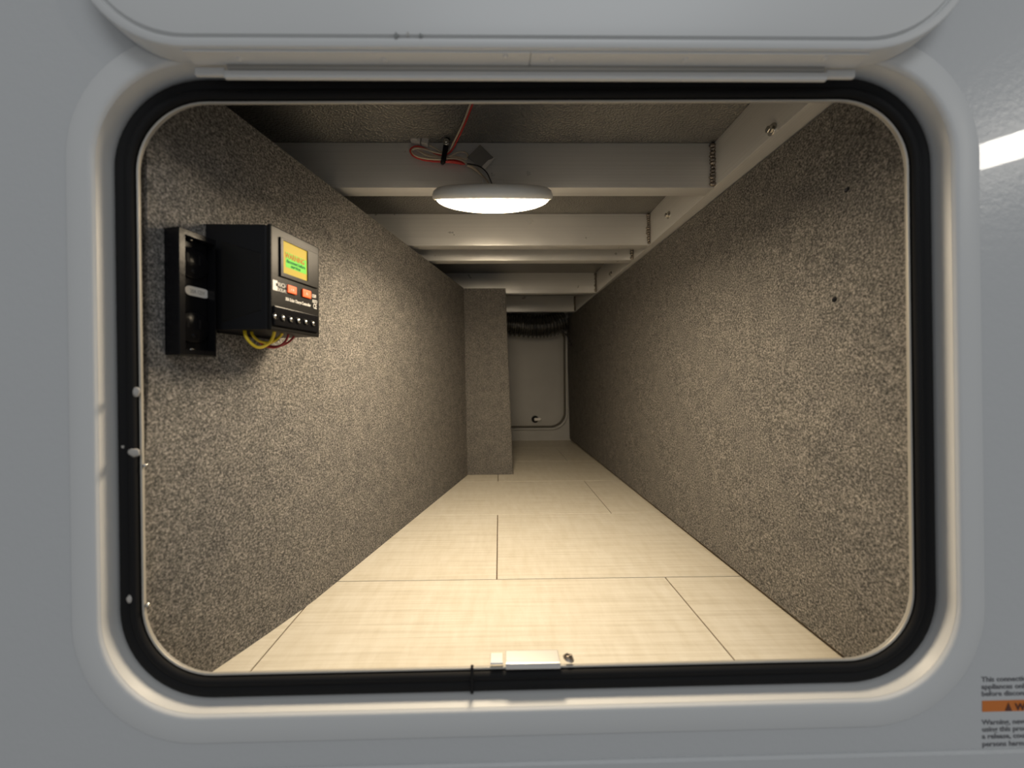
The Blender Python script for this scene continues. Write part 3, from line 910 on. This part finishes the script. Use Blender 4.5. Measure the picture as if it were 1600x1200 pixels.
# terminal block with six screws
tu0, tv1 = wp(426, 472, H); tu1, _ = wp(495, 500, H); _, tv0 = wp(426, 508, H)
tb_ = link('terminal_block', wbox('terminal_block', tu0, tv0, H - .0005, tu1, tv1 - .004, H + .0026, .0012, 2), M['blackg'], ctl)
for px, py in ((429, 497), (442, 499.5), (454, 502), (466, 504), (477.5, 506), (489, 508.5)):
    u_, v_ = wp(px, py - 3, H + .0026)
    mw = WM @ Matrix.Translation((u_, v_, H + .0025))
    link('terminal_well', lathe_d('terminal_well', [(.0040, 0), (.0040, .0012), (.0032, .0014), (.0030, .0004), (0, .0004)], 16, mw), M['blackg'], tb_)
    link('terminal_screw', lathe_d('terminal_screw', [(.0024, .0004), (.0024, .0012), (.0016, .0018), (0, .002)], 12, mw), M['bolt'], tb_)
# wires below the controller
hw = .040
def wl(pts, h0, h1):
    n = len(pts)
    out = []
    for i, (a, b) in enumerate(pts):
        h = h0 + (h1 - h0) * i / (n - 1)
        u_, v_ = wp(a, b, h); out.append(WM @ Vector((u_, v_, h)))
    return out
link('yellow_wire', tube_d('yellow_wire', wl([(383, 508), (383, 522), (390, 534), (402, 542.5), (413, 541), (423, 533), (428, 522), (429, 508)], .030, .060), .0019, 8, 6), M['yellow'], ctl)
link('yellow_wire', tube_d('yellow_wire', wl([(392, 508), (394, 522), (402, 531), (412, 535), (424, 535), (435, 528), (441, 520), (441, 508)], .028, .058), .0017, 8, 6), M['yellow'], ctl)
link('red_wire', tube_d('red_wire', wl([(405, 535), (418, 542), (430, 543), (441, 538), (448, 530), (452, 518), (452, 508)], .030, .058), .0014, 8, 6), M['darkred'], ctl)
link('red_wire', tube_d('red_wire', wl([(416, 540), (430, 541.5), (444, 538.5), (455, 531), (461, 522), (462, 508)], .026, .050), .0014, 8, 6), M['darkred'], ctl)

# double socket box
ou0, _ = wp(257, 450, .0); ou1, _ = wp(338, 450, .020)
_, ov1 = wp(262, 347, .02); _, ov0 = wp(268, 553, .02)
OH = .020
sk = thing('double_socket', 'glossy black double power socket plate with white oval sticker beside the controller', 'socket', mw=WM @ Matrix.Translation(((ou0 + ou1) / 2, ov0, 0)))
ib = .006
frame_ring('socket_rim', ou0, ov0, ou1, ov1, (ou0 + ib, ov0 + ib, ou1 - .002, ov1 - ib), 0, OH, M['blackg'], sk)
plate = link('socket_plate', wbox('socket_plate', ou0 + ib + .0001, ov0 + ib + .0001, .0, ou1 - .0021, ov1 - ib - .0001, .009, .001), M['blackg'], sk)
um, vm = (ou0 + ou1) / 2 + .001, (ov0 + ov1) / 2
for s in (1, -1):
    vc = vm + s * .036
    mw = WM @ Matrix.Translation((um, vc, .009))
    so = link('socket_face', lathe_d('socket_face', [(.0175, -.0005), (.0175, .0022), (.0163, .003), (0, .003)], 28, mw), M['blackg'], sk)
    for du in (-.006, .006):
        link('socket_slot', wbox('socket_slot', um + du - .0011, vc - .0005, .0121, um + du + .0011, vc + .0095, .0123, 0), M['blackp'], so)
    mw = WM @ Matrix.Translation((um, vc - .009, .0121))
    link('ground_hole', lathe_d('ground_hole', [(.0026, 0), (.0026, .0002), (0, .0002)], 12, mw), M['blackp'], so)
    mw = WM @ Matrix.Translation((um, vc + s * .028 if s > 0 else vc - .026, .009))
    link('plate_screw', lathe_d('plate_screw', [(.0034, 0), (.0034, .0012), (.0022, .0018), (0, .0018)], 14, mw), M['bolt'], sk)
a_, b_ = wp(291, 452, .011); c_, _ = wp(328, 455, .011)
loop = rr((a_ + c_) / 2, b_, (c_ - a_) / 2, .0052, .005, 6)
d = loft_d('oval_sticker', [[WM @ Vector((x, y, .0090)) for x, y in loop], [WM @ Vector((x, y, .0096)) for x, y in loop]], False, cap_first=True, cap_last=True)
sk_o = link('oval_sticker', d, M['print'], sk)
wtext('sticker_print', '20A 125V', (a_ + c_) / 2, b_ - .0022, .0097, .0062, M['tag'], sk_o, .62, 'CENTER')
